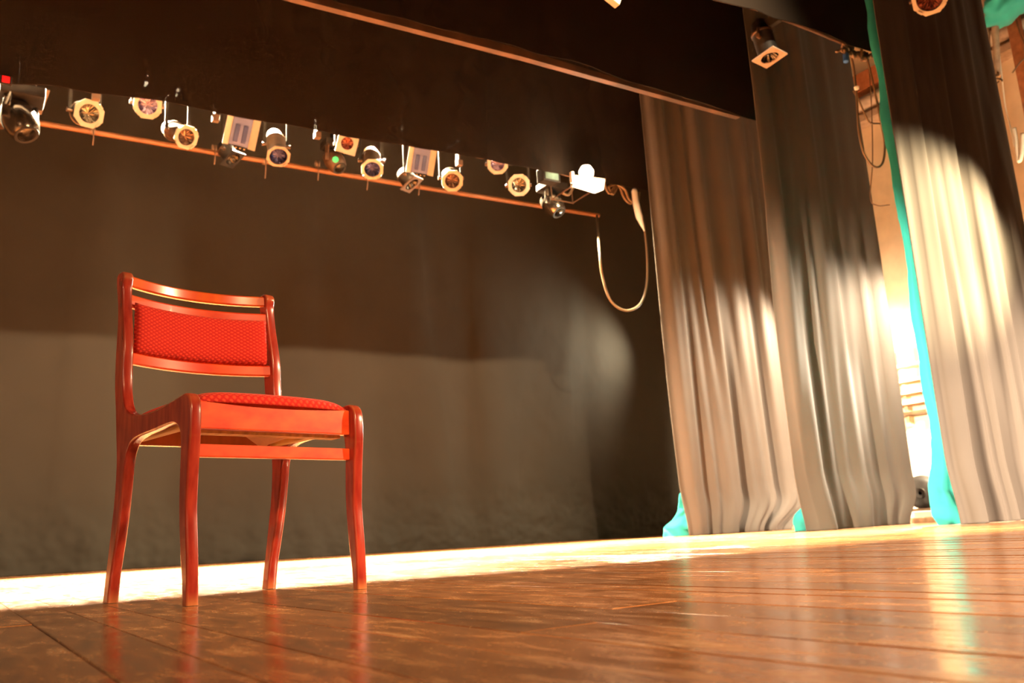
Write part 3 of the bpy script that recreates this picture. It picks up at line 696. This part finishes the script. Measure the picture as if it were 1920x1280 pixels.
xcable([(1898, 137), (1912, 118), (1930, 100)], 9.2, .008, 'cable', 'short pale cord tied to the brown post')
# teal bundle at the top right
P = atX(1905, 2, 8.7); bm = bmesh.new()
g = bmesh.ops.create_icosphere(bm, subdivisions=4, radius=1)['verts']
for v in g:
    n = 1+.35*noise.noise(v.co*2.3)+.18*noise.noise(v.co*6); v.co = Vector((v.co.x*.26*n, v.co.y*.30*n, v.co.z*.15*n - .12*v.co.y))
o = obj('cloth_bundle', bm, 'teal_cloth', smooth=9); o.location = P+Vector((0, 0, .05)); tag(o, 'crumpled teal cloth bundle hanging into the top right corner', 'cloth')
# drum and boards beyond the gap
P = atX(1730, 922, 9.0); rr = 31*dep(P)/FPX
t = thing('cable_drum', 'dark round drum standing on pale boards at the foot of the bright gap', 'drum', (9.0, P.y, P.z))
bm = bmesh.new(); mt = Matrix.Rotation(PI/2, 4, 'X') @ Matrix.Rotation(.5, 4, 'Y')
mt = Vector((.75, .25, .1)).normalized().to_track_quat('Z', 'Y').to_matrix().to_4x4()
lathe(bm, [(.02, -.10), (rr*.72, -.10), (rr*.9, -.085), (rr, -.04), (rr*1.01, 0), (rr, .04), (rr*.9, .085), (rr*.72, .10), (.02, .10)], mt, 36); obj('drum', bm, 'black_metal', t, smooth=1)
bm = bmesh.new(); lathe(bm, [(rr*.30, -.115), (rr*.34, -.10), (rr*.34, .10), (rr*.30, .115), (.01, .115)], mt, 20); obj('hub', bm, 'chrome', t, smooth=1)
bm = bmesh.new(); box(bm, (-.16, -.2, -P.z+.12), (.16, .2, -rr*.96)); obj('cradle', bm, 'dark_brown', t)
for k, (z0, z1, dx) in enumerate(((0, .05, 0), (.055, .115, .05))):
    bm = bmesh.new(); box(bm, (8.65+dx, P.y-.35, z0), (9.35, P.y+.4, z1), bev=.004)
    tag(obj('pale_board', bm, 'white_plastic' if k else 'wash_wood'), ('upper pale board' if k else 'lower pale board')+' lying under the dark drum in the bright gap', 'board')
# small shelf unit washed out in the light
t = thing('wall_rack', 'small washed-out rack of slats seen through the bright gap', 'rack', (9.55, 6.35, 0))
for k, z in enumerate((1.22, 1.34, 1.46, 1.60, 1.78)):
    bm = bmesh.new(); box(bm, (-.18, -.28, z), (.04, .24, z+.035)); obj('slat', bm, 'wash_wood' if k else 'dark_brown', t)
for y in (-.25, .05, .22):
    bm = bmesh.new(); box(bm, (-.05, y-.02, 1.1), (.04, y+.02, 2.0)); obj('upright', bm, 'wash_wood', t)
# stacked wooden chair frame behind the far legs
Q = atY(1476, 985, 7.5)
t = thing('wooden_trestle', 'orange wooden trestle half hidden between the far and middle side curtains', 'trestle', (Q.x, 7.5, 0), .1)
for sx in (-.30, .0, .30):
    bm = bmesh.new(); tube(bm, [(sx, 0, .0), (sx+.02, .02, 1.0)], .022, 6); obj('leg', bm, 'orange_stain', t)
for z in (.26, .52, .80):
    bm = bmesh.new(); box(bm, (-.34, -.02, z), (.36, .02, z+.045)); obj('rail', bm, 'orange_stain', t)
for a, b in (((-.30, .26), (-.02, .0)), ((.02, .0), (.30, .26)), ((-.02, .26), (.24, .0))):
    bm = bmesh.new(); tube(bm, [(a[0], -.03, a[1]+.02), (b[0], -.03, b[1]+.02)], .016, 6); obj('brace', bm, 'orange_stain', t)

# ------------------------------------------------------------------ the chair
TH = -1.3533
chair = thing('dining_chair', 'red varnished wooden chair with red padded seat and back, alone on the stage', 'chair', (.6256, 2.0061, 0), TH)
PROF = [(-.378, .806), (-.398, .809), (-.414, .799), (-.414, .775), (-.406, .745), (-.398, .705), (-.397, .665), (-.400, .617), (-.402, .565), (-.399, .511), (-.388, .453), (-.380, .397), (-.373, .355), (-.369, .310), (-.374, .238), (-.385, .178), (-.398, .115), (-.412, .048), (-.421, .0),
        (-.388, .0), (-.378, .059), (-.356, .132), (-.336, .205), (-.322, .279), (-.315, .324), (-.300, .352), (-.276, .367), (-.232, .374), (-.160, .377), (-.092, .381), (-.055, .380), (-.033, .371), (-.021, .355), (-.017, .322), (-.018, .278), (-.019, .221), (-.016, .171), (-.007, .100), (.003, .050), (.008, .0),
        (.031, .0), (.030, .045), (.027, .100), (.022, .150), (.018, .195), (.020, .240), (.024, .300), (.029, .351), (.029, .385), (.027, .410), (.020, .428), (.004, .438), (-.018, .438), (-.054, .433), (-.112, .427), (-.181, .423), (-.236, .425), (-.274, .430), (-.303, .438), (-.324, .450), (-.338, .472), (-.348, .505), (-.351, .550), (-.350, .600), (-.357, .650), (-.366, .697), (-.372, .740), (-.373, .770), (-.368, .792)]
def frame_bm(bc, t=.026, r=.005):
    pts = [Vector((p[0], p[1])) for p in PROF]; n = len(pts)
    # densify with a closed spline
    out = []
    for i in range(n):
        a, b, c, d = pts[i-1], pts[i], pts[(i+1) % n], pts[(i+2) % n]
        sharp = b.y < .001 or c.y < .001
        for k in range(3):
            u = k/3
            q = b.lerp(c, u) if sharp else .5*((2*b)+(c-a)*u+(2*a-5*b+4*c-d)*u*u+(3*b-a-3*c+d)*u**3)
            out.append(q)
    pts = out; n = len(pts)
    area = sum(pts[i].x*pts[(i+1) % n].y-pts[(i+1) % n].x*pts[i].y for i in range(n)); sg = 1 if area > 0 else -1
    nor = []
    for i in range(n):
        tt = (pts[(i+1) % n]-pts[i-1]).normalized(); nor.append(Vector((tt.y, -tt.x))*sg)
    bm = bmesh.new(); rings = []
    lay = [(-t/2, r), (-t/2+r*.13, r*.5), (-t/2+r*.5, r*.13), (-t/2+r, 0), (t/2-r, 0), (t/2-r*.5, r*.13), (t/2-r*.13, r*.5), (t/2, r)]
    for b, ins in lay:
        row = []
        for p, q in zip(pts, nor):
            w = p-q*ins
            if p.y < .002: w = Vector((p.x-q.x*ins, max(0, p.y)))
            row.append(bm.verts.new((w.x, bc+b, max(0.0005, w.y))))
        rings.append(row)
    for A, B in zip(rings, rings[1:]):
        for i in range(n): bm.faces.new((A[i], A[(i+1) % n], B[(i+1) % n], B[i]))
    for row in (rings[0], rings[-1]):
        for tri in tessellate_polygon([[v.co.copy() for v in row]]):
            try: bm.faces.new([row[k] for k in tri])
            except ValueError: pass
    bmesh.ops.recalc_face_normals(bm, faces=bm.faces)
    return bm
def cut(bm, co, no):
    bmesh.ops.bisect_plane(bm, geom=bm.verts[:]+bm.edges[:]+bm.faces[:], plane_co=co, plane_no=no, clear_outer=True)
    return bm
for bc in (-.2125, .200):
    obj('side_frame', cut(frame_bm(bc), (0, 0, .345), (0, 0, -1)), 'mahogany', chair, smooth=.7)
    bm = cut(frame_bm(bc), (0, 0, .345), (0, 0, 1)); cut(bm, (-.2, 0, 0), (1, 0, 0)); obj('leg', bm, 'mahogany', chair, smooth=.7)
    bm = cut(frame_bm(bc), (0, 0, .345), (0, 0, 1)); cut(bm, (-.2, 0, 0), (-1, 0, 0)); obj('leg', bm, 'mahogany', chair, smooth=.7)
def edge_wear(mt, col, lo=.53, hi=.60, amt=.8):
    nt = mt.node_tree; b = nt.nodes['Principled BSDF']; src = b.inputs['Base Color'].links[0].from_socket
    g = nt.nodes.new('ShaderNodeNewGeometry'); r = nt.nodes.new('ShaderNodeMapRange')
    r.inputs['From Min'].default_value = lo; r.inputs['From Max'].default_value = hi; r.inputs['To Max'].default_value = amt
    x = nt.nodes.new('ShaderNodeMix'); x.data_type = 'RGBA'
    nt.links.new(g.outputs['Pointiness'], r.inputs[0]); nt.links.new(r.outputs[0], x.inputs[0]); nt.links.new(src, x.inputs[6])
    x.inputs[7].default_value = col; nt.links.new(x.outputs[2], b.inputs['Base Color'])
edge_wear(M['mahogany'], (.50, .20, .07, 1))
for ch in bpy.data.objects:
    if ch.parent == chair and ch.type == 'MESH':
        for p in ch.data.polygons:
            if abs(p.normal.y) > .995: p.use_smooth = False
def lean(z): return -.045*max(0, z-.42)
for ch in bpy.data.objects:
    if ch.parent == chair and ch.type == 'MESH' and ch.name.startswith('side_frame'):
        if sum(v.co.y for v in ch.data.vertices) > 0:
            for v in ch.data.vertices: v.co.y += lean(v.co.z)
BL, BR = -.2005, .188
def rail(name, z0, z1, a, bow, th, m_, sag=0, r=.004):
    bm = bmesh.new(); n = 28; rings = []
    for i in range(n+1):
        s = i/n; b = BL+(BR+lean((z0+z1)/2)-BL)*s; k = 1-(2*s-1)**2
        ac = a-bow*k; dz = -sag*k
        sec = [(-th/2+r, z0), (th/2-r, z0), (th/2, z0+r), (th/2, z1-r), (th/2-r, z1), (-th/2+r, z1), (-th/2, z1-r), (-th/2, z0+r)]
        rings.append([bm.verts.new((ac+p[0], b, p[1]+dz)) for p in sec])
    for A, B in zip(rings, rings[1:]):
        for i in range(8): bm.faces.new((A[i], A[(i+1) % 8], B[(i+1) % 8], B[i]))
    bm.faces.new(rings[0]); bm.faces.new(rings[-1][::-1])
    o = obj(name, bm, m_, chair, smooth=.6); return o
rail('back_rail', .772, .801, -.392, .045, .018, 'orange_wood')
rail('back_rail', .716, .750, -.385, .045, .018, 'red_wood')
rail('back_rail', .570, .600, -.374, .045, .020, 'red_wood')
def uvgrid(bm, nx, nz, f):
    uvl = bm.loops.layers.uv.verify(); V = [[bm.verts.new(f(i/nx, j/nz)) for i in range(nx+1)] for j in range(nz+1)]
    for j in range(nz):
        for i in range(nx):
            fc = bm.faces.new((V[j][i], V[j][i+1], V[j+1][i+1], V[j+1][i]))
            for l, (p, q) in zip(fc.loops, ((i, j), (i+1, j), (i+1, j+1), (i, j+1))): l[uvl].uv = (p/nx, q/nz)
    return V
# back cushion: a closed curved pad
bm = bmesh.new()
W, H = BR-BL-.012, .130
def cush(s, t, front):
    b = BL+.006+(W+lean(.598+H*t))*s; k = 1-(2*s-1)**2; z = .598+H*t
    a0 = -.370-.045*k
    e = (1-abs(2*s-1)**10)**.5*(1-abs(2*t-1)**4.5)**.5
    return Vector((a0+(.026*e+.002 if front else -.008*e), b, z))
Vf = uvgrid(bm, 48, 20, lambda s, t: cush(s, t, True)); Vb = uvgrid(bm, 48, 20, lambda s, t: cush(s, t, False))
bmesh.ops.remove_doubles(bm, verts=bm.verts, dist=.0021)
o = obj('back_cushion', bm, 'upholstery', chair, smooth=9)
for l in o.data.uv_layers.active.data: l.uv = (l.uv[0]*W*10, l.uv[1]*H*10)
# seat pad
bm = bmesh.new(); SW = .385; SD = .345
def seat(s, t, top):
    b = -.1985+SW*s; a = -.345+SD*t
    e = max(0, (1-abs(2*s-1)**7))**.5*max(0, (1-abs(2*t-1)**8))**.5
    a += .018*(1-(2*s-1)**2)*t
    return Vector((a, b, (.4225+.031*e+.004*math.sin(PI*s)*math.sin(PI*t)) if top else .4225))
uvgrid(bm, 44, 40, lambda s, t: seat(s, t, True)); uvgrid(bm, 44, 40, lambda s, t: seat(s, t, False))
bmesh.ops.remove_doubles(bm, verts=bm.verts, dist=.002)
o = obj('seat_cushion', bm, 'upholstery', chair, smooth=9)
for l in o.data.uv_layers.active.data: l.uv = (l.uv[0]*SW*10, l.uv[1]*SD*10)
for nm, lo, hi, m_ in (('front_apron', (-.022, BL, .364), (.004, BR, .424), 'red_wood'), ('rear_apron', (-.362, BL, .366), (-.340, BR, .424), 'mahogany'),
                       ('side_apron', (-.345, BL-.001, .372), (-.020, BL+.022, .420), 'plywood'), ('side_apron', (-.345, BR-.022, .372), (-.020, BR+.001, .420), 'plywood'),
                       ('stretcher', (-.014, BL, .303), (.004, BR, .331), 'red_wood'),
                       ('seat_board', (-.34, BL+.02, .405), (-.02, BR-.02, .417), 'plywood')):
    bm = bmesh.new(); box(bm, lo, hi, bev=.003); obj(nm, bm, m_, chair)
# bowed front edging under the pad and the plywood showing beneath the apron
bm = bmesh.new(); box(bm, (-.06, BL+.01, .358), (-.022, BR-.01, .372)); obj('corner_batten', bm, 'plywood', chair)
# torn lining flap
bm = bmesh.new()
pp = [(-.10, -.10, .372), (-.08, .10, .374), (-.09, -.02, .340), (-.05, .02, .371), (-.13, .04, .352), (-.20, .11, .372)]
g = [bm.verts.new(p) for p in [(-.06, -.075, .370), (-.06, .075, .370), (-.075, .05, .357), (-.08, -.005, .338), (-.07, -.05, .362)]]
bm.faces.new(g)
g = [bm.verts.new(p) for p in [(-.07, .02, .371), (-.20, .10, .373), (-.20, .06, .350), (-.11, .03, .345)]]
bm.faces.new(g)
o = obj('torn_lining', bm, 'lining', chair); md = o.modifiers.new('t', 'SOLIDIFY'); md.thickness = .002
# screw heads on the posts
for b in (-.1835, .1985):
    pass
